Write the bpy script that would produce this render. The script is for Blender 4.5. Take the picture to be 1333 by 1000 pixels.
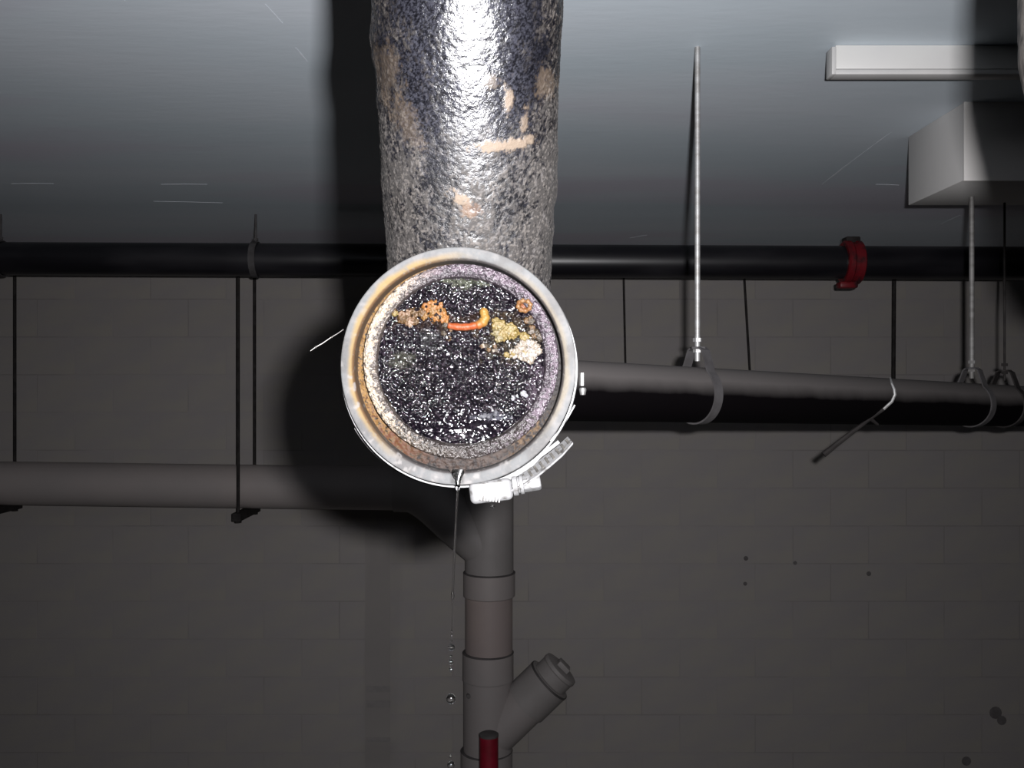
import bpy, bmesh, math, random
import numpy as np
from mathutils import Vector, Matrix
random.seed(7)
for o in list(bpy.data.objects): bpy.data.objects.remove(o)
SC = bpy.context.scene
COL = SC.collection
# ------------------------------------------------------------------ camera
F = 1200.0                                  # focal length in pixels of a 1333-wide frame
cam = bpy.data.cameras.new('camera'); cam.sensor_width = 36; cam.lens = 36*F/1333; cam.clip_start = .01
camo = bpy.data.objects.new('camera', cam); COL.objects.link(camo)
camo.location = (0, 0, 0); camo.rotation_euler = (math.pi/2, 0, 0)
SC.camera = camo
# ------------------------------------------------------------------ world, light, exposure
w = bpy.data.worlds.new('World'); SC.world = w; w.use_nodes = True
w.node_tree.nodes['Background'].inputs[0].default_value = (.02, .02, .025, 1)
w.node_tree.nodes['Background'].inputs[1].default_value = .1
fl = bpy.data.lights.new('camera_flash', 'AREA'); fl.shape = 'RECTANGLE'; fl.size = .021; fl.size_y = .014
fl.energy = 36; fl.spread = math.radians(140); fl.color = (1.0, .985, 1.0)
flo = bpy.data.objects.new('camera_flash', fl); COL.objects.link(flo)
flo.location = (.043, 0, .032); flo.rotation_euler = (math.pi/2 + .03, 0, 0)
amb = bpy.data.lights.new('fill_light', 'AREA'); amb.shape = 'RECTANGLE'; amb.size = 1.2; amb.size_y = .2  # unseen fill light added behind the camera for weak ambient light
amb.energy = .10; amb.color = (1, .9, .8)
ambo = bpy.data.objects.new('fill_light', amb); COL.objects.link(ambo); ambo.location = (1.0, -1.8, .60)
SC.view_settings.view_transform = 'Standard'; SC.view_settings.look = 'None'
SC.view_settings.exposure = 0; SC.view_settings.gamma = 1; SC.view_settings.use_curve_mapping = False
# ------------------------------------------------------------------ helpers
def P(px, py, d): return Vector(((px-666.5)/F*d, d, (500-py)/F*d))

def _hash(i, j, k, s):
    n = (i*374761393 + j*668265263 + k*1274126177 + s*974711) & 0xffffffff
    n = ((n ^ (n >> 13))*1274126177) & 0xffffffff
    n = (n ^ (n >> 16)) & 0xffffffff
    return n/4294967295.0
def vnoise(p, s=0):                         # value noise 0..1, p is (n,3)
    p = np.asarray(p, dtype=np.float64); f0 = np.floor(p); i = f0.astype(np.int64); f = p-f0
    f = f*f*f*(f*(f*6-15)+10); r = 0
    for a in (0, 1):
        wa = f[:, 0] if a else 1-f[:, 0]
        for b in (0, 1):
            wb = f[:, 1] if b else 1-f[:, 1]
            for c in (0, 1):
                wc = f[:, 2] if c else 1-f[:, 2]
                r = r + wa*wb*wc*_hash(i[:, 0]+a, i[:, 1]+b, i[:, 2]+c, s)
    return r
def fbm(p, octv=4, s=0, g=.5):
    p = np.asarray(p, dtype=np.float64); t = 0; a = 1; m = 0
    for o in range(octv):
        t = t + a*vnoise(p*2**o + 17.3*o, s+o); m += a; a *= g
    return t/m
def sstep(a, b, x):
    t = np.clip((x-a)/(b-a), 0, 1); return t*t*(3-2*t)
def mixc(c, col, m):                        # c (n,3), col (3,), m (n,)
    return c*(1-m[:, None]) + np.array(col)[None, :]*m[:, None]

def link(name, me, mat, parent=None, smooth=True, sharp=35):
    o = bpy.data.objects.new(name, me); COL.objects.link(o)
    if mat and not me.materials: me.materials.append(mat)
    if smooth:
        me.polygons.foreach_set('use_smooth', [True]*len(me.polygons))
        if sharp: me.set_sharp_from_angle(angle=math.radians(sharp))
    if parent: o.parent = parent; o.matrix_parent_inverse = parent.matrix_basis.inverted()
    return o
def from_geo(name, V, Fc, mat, parent=None, smooth=True, sharp=35, col=None, rough=None):
    me = bpy.data.meshes.new(name)
    me.from_pydata([tuple(v) for v in V], [], [tuple(f) for f in Fc]); me.update()
    if col is not None:
        at = me.color_attributes.new('Col', 'FLOAT_COLOR', 'POINT')
        a = np.ones((len(V), 4)); a[:, :3] = col; at.data.foreach_set('color', a.ravel())
    if rough is not None:
        at = me.attributes.new('Rgh', 'FLOAT', 'POINT'); at.data.foreach_set('value', np.asarray(rough, dtype=np.float32))
    return link(name, me, mat, parent, smooth, sharp)
def tag(o, label=None, cat=None, group=None, kind=None):
    if label: o['label'] = label
    if cat: o['category'] = cat
    if group: o['group'] = group
    if kind: o['kind'] = kind
    return o
def thing(name, label, cat, loc=(0, 0, 0), group=None):
    o = bpy.data.objects.new(name, None); COL.objects.link(o); o.location = loc; o.empty_display_size = .05
    return tag(o, label, cat, group)
def copy_tree(o, parent=None):
    c = o.copy(); COL.objects.link(c)
    if parent: c.parent = parent
    for ch in list(o.children): copy_tree(ch, c)
    return c

class MB:
    def __init__(s): s.V = []; s.F = []
    def add(s, V, Fc):
        n = len(s.V); s.V += [tuple(v) for v in V]; s.F += [tuple(i+n for i in f) for f in Fc]; return s
    def tube(s, pts, radii, n=24, caps=True, up=None, ell=(1, 1)):
        pts = [Vector(p) for p in pts]
        if not isinstance(radii, (list, tuple)): radii = [radii]*len(pts)
        V = []; Fc = []
        t0 = (pts[1]-pts[0]).normalized()
        a = Vector(up) if up else (Vector((0, 0, 1)) if abs(t0.z) < .9 else Vector((0, 1, 0)))
        u = (a - t0*a.dot(t0)).normalized()
        for i, p in enumerate(pts):
            ta = (pts[i]-pts[i-1]) if i else (pts[1]-pts[0])
            tb = (pts[i+1]-pts[i]) if i < len(pts)-1 else ta
            if ta.length < 1e-9: ta = tb
            if tb.length < 1e-9: tb = ta
            t = (ta.normalized()+tb.normalized()).normalized()
            u = (u - t*u.dot(t)).normalized(); v = t.cross(u)
            for k in range(n):
                an = 2*math.pi*k/n
                V.append(p + (u*math.cos(an)*ell[0] + v*math.sin(an)*ell[1])*radii[i])
        for i in range(len(pts)-1):
            for k in range(n):
                k2 = (k+1) % n
                Fc.append((i*n+k, i*n+k2, (i+1)*n+k2, (i+1)*n+k))
        if caps:
            Fc.append(tuple(range(n-1, -1, -1))); b = (len(pts)-1)*n; Fc.append(tuple(b+k for k in range(n)))
        return s.add(V, Fc)
    def lathe(s, base, axis, prof, n=32, caps=True):      # prof: list of (distance along axis, radius)
        base = Vector(base); axis = Vector(axis).normalized()
        a = Vector((0, 0, 1)) if abs(axis.z) < .9 else Vector((1, 0, 0))
        u = (a-axis*a.dot(axis)).normalized(); v = axis.cross(u); V = []; Fc = []
        for (h, r) in prof:
            for k in range(n):
                an = 2*math.pi*k/n; V.append(base+axis*h+(u*math.cos(an)+v*math.sin(an))*r)
        for i in range(len(prof)-1):
            for k in range(n):
                k2 = (k+1) % n; Fc.append((i*n+k, i*n+k2, (i+1)*n+k2, (i+1)*n+k))
        if caps:
            Fc.append(tuple(range(n-1, -1, -1))); b = (len(prof)-1)*n; Fc.append(tuple(b+k for k in range(n)))
        return s.add(V, Fc)
    def box(s, lo, hi, M=None):
        (x0, y0, z0), (x1, y1, z1) = lo, hi
        V = [Vector(v) for v in ((x0,y0,z0),(x1,y0,z0),(x1,y1,z0),(x0,y1,z0),(x0,y0,z1),(x1,y0,z1),(x1,y1,z1),(x0,y1,z1))]
        if M: V = [M @ v for v in V]
        return s.add(V, [(0,3,2,1),(4,5,6,7),(0,1,5,4),(1,2,6,5),(2,3,7,6),(3,0,4,7)])
    def build(s, name, mat, parent=None, smooth=True, bevel=0, seg=2, sharp=35):
        me = bpy.data.meshes.new(name); me.from_pydata(s.V, [], s.F); me.update()
        bm = bmesh.new(); bm.from_mesh(me)
        bmesh.ops.recalc_face_normals(bm, faces=bm.faces)
        if bevel:
            es = [e for e in bm.edges if len(e.link_faces) == 2 and e.calc_face_angle(0) > .6]
            bmesh.ops.bevel(bm, geom=es, offset=bevel, segments=seg, affect='EDGES', profile=.5, clamp_overlap=True)
        bm.to_mesh(me); bm.free()
        return link(name, me, mat, parent, smooth, sharp)

# ------------------------------------------------------------------ materials
def mat(name, col=(.5,.5,.5), rough=.5, metal=0, spec=.5, nscale=0, ncol=None, nlo=.4, nhi=.65, bump=0, bscale=60,
        coat=0, vcol=False, vrough=False, coords='Object', stretch=None, col3=None, n3=8, bdist=.001, detail=6):
    m = bpy.data.materials.new(name); m.use_nodes = True; nt = m.node_tree; N = nt.nodes; L = nt.links
    b = N['Principled BSDF']; b.inputs['Roughness'].default_value = rough; b.inputs['Metallic'].default_value = metal
    b.inputs['Specular IOR Level'].default_value = spec; b.inputs['Coat Weight'].default_value = coat
    b.inputs['Coat Roughness'].default_value = .15
    b.inputs['Base Color'].default_value = (*col, 1)
    tc = N.new('ShaderNodeTexCoord'); src = tc.outputs[coords]
    if stretch:
        mp = N.new('ShaderNodeMapping'); mp.inputs['Scale'].default_value = stretch; L.new(src, mp.inputs[0]); src = mp.outputs[0]
    base = None
    if vcol:
        va = N.new('ShaderNodeVertexColor'); va.layer_name = 'Col'; base = va.outputs[0]
    if ncol is not None:
        nz = N.new('ShaderNodeTexNoise'); nz.inputs['Scale'].default_value = nscale; nz.inputs['Detail'].default_value = detail
        L.new(src, nz.inputs['Vector'])
        mr = N.new('ShaderNodeMapRange'); mr.inputs[1].default_value = nlo; mr.inputs[2].default_value = nhi; L.new(nz.outputs[0], mr.inputs[0])
        mx = N.new('ShaderNodeMix'); mx.data_type = 'RGBA'; L.new(mr.outputs[0], mx.inputs[0])
        if base: L.new(base, mx.inputs[6])
        else: mx.inputs[6].default_value = (*col, 1)
        mx.inputs[7].default_value = (*ncol, 1); base = mx.outputs[2]
        if col3 is not None:
            n2 = N.new('ShaderNodeTexNoise'); n2.inputs['Scale'].default_value = n3; n2.inputs['Detail'].default_value = 3
            L.new(src, n2.inputs['Vector'])
            m2 = N.new('ShaderNodeMapRange'); m2.inputs[1].default_value = .5; m2.inputs[2].default_value = .62; L.new(n2.outputs[0], m2.inputs[0])
            x2 = N.new('ShaderNodeMix'); x2.data_type = 'RGBA'; L.new(m2.outputs[0], x2.inputs[0]); L.new(base, x2.inputs[6])
            x2.inputs[7].default_value = (*col3, 1); base = x2.outputs[2]
    if base: L.new(base, b.inputs['Base Color'])
    if vrough:
        at = N.new('ShaderNodeAttribute'); at.attribute_name = 'Rgh'; L.new(at.outputs['Fac'], b.inputs['Roughness'])
    if bump:
        n3_ = N.new('ShaderNodeTexNoise'); n3_.inputs['Scale'].default_value = bscale; n3_.inputs['Detail'].default_value = 5
        L.new(src, n3_.inputs['Vector'])
        bp = N.new('ShaderNodeBump'); bp.inputs['Strength'].default_value = bump; bp.inputs['Distance'].default_value = bdist
        L.new(n3_.outputs[0], bp.inputs['Height']); L.new(bp.outputs[0], b.inputs['Normal'])
    return m
M = {}
M['ceiling'] = mat('painted_concrete_ceiling', (.595,.675,.735), .6, nscale=1.3, ncol=(.66,.715,.775), bump=.25, bscale=25, stretch=(.5,1.6,1), col3=(.62,.62,.70), n3=.9, bdist=.002)
M['block'] = mat('painted_block', (.268,.250,.247), .85, nscale=1.6, ncol=(.288,.268,.245), bump=.3, bscale=90, coords='Generated', bdist=.002)
M['mortar'] = mat('painted_mortar', (.228,.21,.207), .9, nscale=2.3, ncol=(.275,.256,.25), nlo=.38, nhi=.52)
M['mortar_world'] = M['mortar']
M['floor'] = mat('garage_floor', (.07,.066,.062), .8, nscale=3, ncol=(.05,.048,.045), bump=.3)
M['side'] = mat('side_wall_paint', (.10,.095,.09), .85, nscale=2, ncol=(.13,.12,.115), bump=.3)
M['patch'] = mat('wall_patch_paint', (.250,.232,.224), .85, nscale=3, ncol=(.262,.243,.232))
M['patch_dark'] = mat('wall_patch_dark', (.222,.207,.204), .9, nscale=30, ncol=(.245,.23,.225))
M['hole'] = mat('dark_hole', (.10,.09,.09), .9, nscale=20, ncol=(.14,.13,.13))
M['scratch'] = mat('chalky_scratch', (.78,.81,.86), .8, nscale=14, ncol=(.64,.69,.74), nlo=.35, nhi=.55)
M['black_iron'] = mat('black_coated_pipe', (.006,.0055,.0075), .36, spec=.5, nscale=9, ncol=(.018,.017,.02), nlo=.45, nhi=.7, bump=.15, bscale=40, stretch=(.3,1,1))
M['grey_pvc'] = mat('grey_painted_pipe', (.285,.26,.255), .5, spec=.35, nscale=2.5, ncol=(.32,.285,.275), bump=.1, bscale=30)
M['grey_pvc_warm'] = mat('warm_grey_pipe', (.30,.25,.24), .5, spec=.35, nscale=4, ncol=(.34,.28,.26))
M['grey_pvc_dark'] = mat('dim_grey_fitting', (.245,.228,.222), .55, spec=.35, nscale=6, ncol=(.275,.255,.25))
M['seam'] = mat('dark_seam', (.06,.055,.055), .8, nscale=10, ncol=(.1,.09,.09))
M['steel'] = mat('galvanised_rod', (.42,.42,.42), .5, metal=.6, nscale=60, ncol=(.3,.29,.28), bump=.6, bscale=900, stretch=(.2,.2,1), bdist=.0006)
M['darker_rod'] = mat('dim_galvanised_rod', (.20,.195,.19), .6, metal=.3, nscale=60, ncol=(.13,.125,.12), bump=.6, bscale=900, stretch=(.2,.2,1), bdist=.0006)  # darker tone of the rod steel, for the rod below the box
M['dark_steel'] = mat('dark_hanger_steel', (.016,.014,.014), .7, spec=.15, nscale=30, ncol=(.03,.027,.026))
M['dull_steel'] = mat('dull_strap_steel', (.065,.062,.064), .7, spec=.2, nscale=25, ncol=(.045,.042,.043))
M['red'] = mat('red_coupling_paint', (.13,.006,.010), .45, spec=.3, nscale=30, ncol=(.03,.008,.01), nlo=.5, nhi=.7)
M['red_post'] = mat('red_pipe_paint', (.22,.004,.02), .5, nscale=15, ncol=(.16,.003,.012))
M['white_metal'] = mat('white_enamel', (.40,.395,.39), .45, nscale=8, ncol=(.44,.43,.42))
M['tube_white'] = mat('white_diffuser', (.47,.465,.46), .4, nscale=5, ncol=(.50,.495,.48))
M['box'] = mat('painted_sheet_box', (.50,.49,.48), .6, nscale=3, ncol=(.54,.53,.52))
M['box_edge'] = mat('box_front_paint', (.68,.66,.64), .6, nscale=3, ncol=(.72,.70,.68))
M['stainless'] = mat('stainless_band', (.046,.046,.047), .55, spec=.22, nscale=230, ncol=(.014,.013,.012), nlo=.52, nhi=.70, bump=.6, bscale=350, bdist=.0006)
M['stainless_dull'] = mat('wet_stainless', (.03,.03,.03), .5, metal=.3, nscale=200, ncol=(.015,.014,.013), bump=.5, bscale=400, bdist=.0005)
M['slot'] = mat('dark_slot_fill', (.012,.011,.010), .6, nscale=300, ncol=(.03,.028,.025))  # near-black fill for the band slots and housing grooves
M['crust'] = mat('crusted_iron', vcol=True, vrough=True, spec=.33, bump=.5, bscale=1100, bdist=.0006)
M['gasket'] = mat('weathered_rubber', vcol=True, rough=.8, spec=.15, nscale=500, ncol=(.03,.028,.026), nlo=.58, nhi=.8, bump=.5, bscale=700, bdist=.0005)
M['rim'] = mat('corroded_rim', vcol=True, rough=.3, spec=.25, bump=.8, bscale=1300, bdist=.0010)
M['rustring'] = mat('rust_fill', vcol=True, rough=.6, spec=.06, bump=.35, bscale=700, bdist=.001)
M['sludge'] = mat('wet_black_sludge', vcol=True, rough=.13, spec=.36)
M['clump'] = mat('slimy_deposit', vcol=True, rough=.42, spec=.06, bump=.6, bscale=1100, bdist=.0005)
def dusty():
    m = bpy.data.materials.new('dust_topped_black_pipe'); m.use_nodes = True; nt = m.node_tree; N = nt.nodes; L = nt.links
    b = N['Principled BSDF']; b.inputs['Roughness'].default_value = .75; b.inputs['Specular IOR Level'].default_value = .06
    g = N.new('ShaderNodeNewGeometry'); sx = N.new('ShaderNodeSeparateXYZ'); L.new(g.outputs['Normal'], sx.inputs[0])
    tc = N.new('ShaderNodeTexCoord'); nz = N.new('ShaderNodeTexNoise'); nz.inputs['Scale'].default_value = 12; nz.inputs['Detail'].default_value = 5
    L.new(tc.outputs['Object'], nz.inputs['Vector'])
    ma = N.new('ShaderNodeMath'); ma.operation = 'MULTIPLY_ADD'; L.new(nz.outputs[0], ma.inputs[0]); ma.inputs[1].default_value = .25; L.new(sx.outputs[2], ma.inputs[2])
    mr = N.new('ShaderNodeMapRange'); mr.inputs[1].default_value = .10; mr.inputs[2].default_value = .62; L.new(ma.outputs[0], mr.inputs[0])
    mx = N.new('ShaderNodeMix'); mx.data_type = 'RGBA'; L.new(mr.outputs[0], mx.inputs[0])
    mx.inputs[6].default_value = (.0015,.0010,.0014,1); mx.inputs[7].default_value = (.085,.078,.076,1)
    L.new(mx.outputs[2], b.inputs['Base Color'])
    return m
M['dusty'] = dusty()
def watermat():
    m = bpy.data.materials.new('water'); m.use_nodes = True
    b = m.node_tree.nodes['Principled BSDF']; b.inputs['Transmission Weight'].default_value = 1
    b.inputs['IOR'].default_value = 1.33; b.inputs['Roughness'].default_value = .09
    b.inputs['Base Color'].default_value = (.95,.95,.95,1)
    return m
M['water'] = watermat()

# ------------------------------------------------------------------ the room
H = .70; D = 5.0; FZ = -2.12; XW = 9.0; YB = -9.0
def quad_box(name, lo, hi, m, kind='structure'):
    o = MB().box(lo, hi).build(name, m, smooth=False); o['kind'] = kind; return o
ceiling = quad_box('ceiling', (-XW, YB, H), (XW, D+.15, H+.15), M['ceiling'])
floor = quad_box('floor', (-XW, YB, FZ-.1), (XW, D+.15, FZ), M['floor'])
wall = quad_box('wall_back', (-XW, D+.0010, FZ), (XW, D+.15, H), M['mortar'])
quad_box('wall_left', (-XW-.15, YB, FZ), (-XW, D+.15, H), M['side'])
quad_box('wall_right', (XW, YB, FZ), (XW+.15, D+.15, H), M['side'])
quad_box('wall_front', (-XW, YB-.15, FZ), (XW, YB, H), M['side'])
# concrete blocks, one part each where the photograph shows them
BL, BH, J = .41, .205, .005
def block_geo(wd, ht):
    x, z, c = wd/2, ht/2, .0006
    V = [(-x,.02,-z),(x,.02,-z),(x,.02,z),(-x,.02,z),(-x,c,-z),(x,c,-z),(x,c,z),(-x,c,z),(-x+c,0,-z+c),(x-c,0,-z+c),(x-c,0,z-c),(-x+c,0,z-c)]
    Fc = [(4,5,9,8),(5,6,10,9),(6,7,11,10),(7,4,8,11),(8,9,10,11),(0,1,5,4),(1,2,6,5),(2,3,7,6),(3,0,4,7)]
    return V, Fc
cache = {}
stuff = MB()
for c in range(-9, 8):
    z0 = -.565+c*BH; z1 = z0+BH
    z0c, z1c = max(z0, FZ+.001), min(z1, H-.001)
    if z1c-z0c < .03: continue
    for k in range(-23, 24):
        xc = 1.319+(k+.5)*BL + (0 if (c % 2) else BL/2)
        if abs(xc) > XW-BL/2: continue
        ht = round(z1c-z0c-J, 4); zc = (z0c+z1c)/2
        dy = random.uniform(-.0003, .0003)
        vis = abs(xc) < 2.95 and zc > -2.15
        if vis:
            if ht not in cache:
                V, Fc = block_geo(BL-J, ht); me = bpy.data.meshes.new('concrete_block')
                me.from_pydata(V, [], Fc); me.materials.append(M['block']); cache[ht] = me
            o = bpy.data.objects.new('concrete_block', cache[ht]); COL.objects.link(o); o.parent = wall; o.location = (xc, D+dy, zc)
        else:
            V, Fc = block_geo(BL-J, ht); stuff.add([(v[0]+xc, v[1]+D+dy, v[2]+zc) for v in V], Fc)
so = stuff.build('concrete_blocks_beyond', M['block'], wall, smooth=False); so['kind'] = 'stuff'
# faint filled-in strip on the wall and small marks
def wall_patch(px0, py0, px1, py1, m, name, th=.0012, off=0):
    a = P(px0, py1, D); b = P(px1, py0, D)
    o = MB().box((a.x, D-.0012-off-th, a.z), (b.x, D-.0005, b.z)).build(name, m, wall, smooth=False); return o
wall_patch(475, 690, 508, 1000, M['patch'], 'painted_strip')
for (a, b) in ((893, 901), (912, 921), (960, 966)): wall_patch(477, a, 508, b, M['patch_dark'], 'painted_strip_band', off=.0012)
for (px, py, r) in ((1296, 928, 8), (1304, 938, 6), (1258, 991, 6), (1131, 747, 3), (971, 727, 3), (970, 760, 2.5), (1035, 733, 2.5)):
    p = P(px, py, D); rr = r/F*D
    MB().lathe((p.x, D-.003, p.z), (0, 1, 0), [(0, rr*.6), (.001, rr), (.006, rr*1.05)], n=12).build('anchor_hole', M['hole'], wall)
# pale scratches on the ceiling
def ceil_pt(px, py): d = H*F/(500-py); return P(px, py, d)
for (a, b, wd) in (((1070, 240), (1122, 200), .006), ((1122, 200), (1160, 172), .003), ((1140, 240), (1170, 241), .012), ((15, 239), (70, 239), .012), ((210, 240), (270, 240), .014),
                   ((200, 262), (290, 264), .008), ((345, 5), (368, 30), .0015), ((385, 62), (400, 80), .003), ((1225, 292), (1250, 280), .01), ((820, 310), (842, 306), .012)):
    p, q = ceil_pt(*a), ceil_pt(*b); t = (q-p).normalized(); n = Vector((-t.y, t.x, 0))*wd/2
    m = MB(); cn = [p-n*.2, p+n*.2, (p+q)/2+n, q+n*.2, q-n*.2, (p+q)/2-n]
    V = [Vector((c.x, c.y, H-.0006)) for c in cn]+[Vector((c.x, c.y, H+.0005)) for c in cn]
    m.add(V, [(0,1,2,3,4,5), (6,7,8,9,10,11)]+[(i, (i+1) % 6, 6+(i+1) % 6, 6+i) for i in range(6)])
    m.build('scratch', M['scratch'], ceiling, smooth=False)

# ------------------------------------------------------------------ near cast iron pipe with open end
RC = (596.5, 476.5)                     # centre of the coupling face in the photograph
cx, cz = P(RC[0], RC[1], .5).x, P(RC[0], RC[1], .5).z
A = Vector((-.0297, .642, .091)); LEAN = .455
def leg(z): return Vector((-.0297+.0125*(z-.091), .642-LEAN*(z-.091), z))
cl = []
for i in range(10): cl.append(Vector((cx, .522+.075*i/10, cz)))
p0, p2 = Vector((cx, .597, cz)), leg(.075); p1 = Vector((cx, p2.y+LEAN*(p2.z-cz), cz))
for i in range(30):
    t = i/30; cl.append(p0*(1-t)**2+p1*2*t*(1-t)+p2*t*t)
nz_ = 400
for i in range(nz_): cl.append(leg(.075+(.245-.075)*i/nz_))
for i in range(161): cl.append(leg(.245+(H+.03-.245)*i/160))
near = thing('drain_pipe', 'large crusted cast iron drain pipe hanging down at centre, bending towards the viewer', 'pipe', (cx, .56, cz))
def crust_pipe(cl, radf, n, seed, patches, name, parent, matn, colorf):
    pts = np.array([tuple(p) for p in cl]); T = np.gradient(pts, axis=0); T /= np.linalg.norm(T, axis=1)[:, None]
    u = np.array([1., 0, 0]); VV = []; UU = []; NN = []
    an = np.linspace(0, 2*np.pi, n, endpoint=False)
    for i in range(len(pts)):
        t = T[i]; u = u-t*u.dot(t); u /= np.linalg.norm(u); v = np.cross(t, u)
        nn = np.cos(an)[:, None]*u+np.sin(an)[:, None]*v
        NN.append(nn); VV.append(pts[i]+nn*radf(i, pts[i]))
    V = np.concatenate(VV); Nn = np.concatenate(NN)
    col, rg, disp = colorf(V)
    V = V+Nn*disp[:, None]
    Fc = []
    for i in range(len(pts)-1):
        a = i*n; 
        for k in range(n):
            k2 = (k+1) % n; Fc.append((a+k, a+n+k, a+n+k2, a+k2))
    return from_geo(name, V, Fc, M[matn], parent, True, None, col, rg)
def near_color(V):
    px = 666.5+V[:, 0]/V[:, 1]*F; py = 500-V[:, 2]/V[:, 1]*F      # places of the stains and painted sparkle on the pipe
    q = V*1.0
    big = fbm(q*45, 4, 3); mid = fbm(q*190, 4, 11); fine = fbm(q*700, 3, 21); streak = .55*fbm(q*np.array([620, 620, 240])+9*fbm(q*90, 2, 9)[:, None], 4, 33)+.45*fbm(q*np.array([300, 300, 120])+4*fbm(q*40, 2, 19)[:, None], 4, 37)
    # flaky dust covering: heavier at the flanks and lower down
    cov = sstep(110, 250, py)*.55 + sstep(50, 118, np.abs(px-607))*.50
    cov = cov*.9+ (big-.5)*.9
    dust = sstep(.45, .60, streak+ (cov-.45)*.30)*sstep(.10, .5, cov+.12)
    col = np.zeros((len(V), 3)); col[:] = (.0010, .0010, .0015)
    spk = sstep(.52, .72, fine)
    col = mixc(col, (.0035, .0035, .005), spk)
    sparkle_zone = sstep(125, 60, np.abs(px-600))*sstep(260, 150, py); col = mixc(col, (.0125, .0128, .0165), sstep(.42, .66, fbm(q*950, 3, 61, .7))*sparkle_zone*.8)  # blue-grey flash sparkle painted into the base colour
    col = mixc(col, (.0056, .0044, .0037), dust*.85)
    lite = sstep(.58, .68, fbm(q*620+3, 3, 41))*sstep(.15, .6, cov)+.6*sstep(.018, .0, np.abs(fbm(q*np.array([330, 330, 200])+5*fbm(q*70, 2, 49)[:, None], 3, 47)-.5))*sstep(.2, .6, cov); lite = np.clip(lite, 0, 1)
    col = mixc(col, (.031, .027, .024), lite*.65)
    wetline = sstep(.028, .0, np.abs(fbm(q*np.array([160, 160, 90]), 3, 57)-.5))*sstep(90, 220, py)
    col = mixc(col, (.034, .031, .030), wetline*.6)
    disp = (big-.5)*.0016+(mid-.5)*.00065+(fine-.5)*.00040+dust*.0002+lite*.0002
    # pale plaster smears
    for (x, y, rx, ry, ang, s) in ((655, 190, 34, 8, -.1, 1), (663, 132, 7, 20, 0, .9), (681, 160, 5, 19, .15, .75), (710, 110, 12, 22, 0, .35), (640, 105, 9, 9, 0, .35), (600, 262, 9, 15, -.8, 1), (610, 277, 10, 5, .3, .6), (686, 182, 9, 7, 0, .9), (505, 95, 16, 40, -.2, .25), (530, 160, 14, 40, -.4, .25)):
        dx = (px-x); dy = (py-y); c, sn = math.cos(ang), math.sin(ang)
        r = np.sqrt(((dx*c+dy*sn)/rx)**2+((-dx*sn+dy*c)/ry)**2)+(mid-.5)*1.6+(fine-.5)*1.3
        m = sstep(1.25, .55, r)*(V[:, 1] < .68)*s
        col = mixc(col, (.046, .034, .024), m); disp = disp+m*.0004
        dust = np.maximum(dust, m)
    rstn = sstep(1.2, .6, np.sqrt(((px-613)/14)**2+((py-273)/10)**2)+(fine-.5)*1.4)*(V[:, 1] < .68)
    col = mixc(col, (.022, .009, .003), rstn*.6)
    # edge lumps
    for (x, y, r, h) in ((484, 50, 20, .0022), (484, 78, 12, .0015), (490, 130, 10, .0008), (727, 200, 16, .0014), (722, 245, 22, .0016), (724, 120, 14, -.0004), (718, 300, 16, .0010), (494, 235, 12, .0008), (728, 20, 14, .0008)):
        disp = disp+h*np.exp(-(((px-x)/r)**2+((py-y)/r)**2))*(V[:, 1] < .72)
    rg = .25+.16*sstep(100, 220, py)+.40*dust+.2*lite+.08*(mid-.5)
    return col, np.clip(rg, .2, .85), disp
def near_rad(i, p):
    return .0570+.0022*min(max((p[2]-.09)/.14, 0), 1) if p[2] > .02 else .0555
crust_pipe(cl, near_rad, 560, 1, None, 'pipe_body', near, 'crust', near_color)

# polar mesh on the plane facing the camera; rr are radii in photo pixels, dfun gives depth offset
def polar(name, cen, r0, r1, nr, na, d, hfun, cfun, m, parent, wob=0, prof=None):
    an = np.linspace(0, 2*np.pi, na, endpoint=False); rr = np.linspace(r0, r1, nr)
    Rg, Ag = np.meshgrid(rr, an, indexing='ij')
    if wob:
        ws = np.clip((Rg-40)/60, 0, 1)
        q = np.stack([np.cos(Ag).ravel()*5, np.sin(Ag).ravel()*5, np.zeros(Ag.size)], 1)
        Rg = Rg + (fbm(q, 4, 5).reshape(Ag.shape)-.5)*wob*ws
    px = cen[0]+Rg*np.cos(Ag); py = cen[1]+Rg*np.sin(Ag)
    px = px.ravel(); py = py.ravel()
    X = (px-666.5)/F*d; Z = (500-py)/F*d
    t = ((Rg-r0)/(r1-r0)).ravel()
    h = hfun(px, py, t, Ag.ravel())
    V = np.stack([X, d-h, Z], 1); col = cfun(px, py, t, Ag.ravel(), h)
    Fc = []
    for i in range(nr-1):
        a = i*na
        for k in range(na):
            k2 = (k+1) % na; Fc.append((a+k, a+k2, a+na+k2, a+na+k))
    if r0 < .01: pass
    return from_geo(name, V, Fc, m, parent, True, None, col)
def Q(px, py, s): return np.stack([px*s, py*s, np.zeros(len(px))+3.3], 1)
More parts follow.
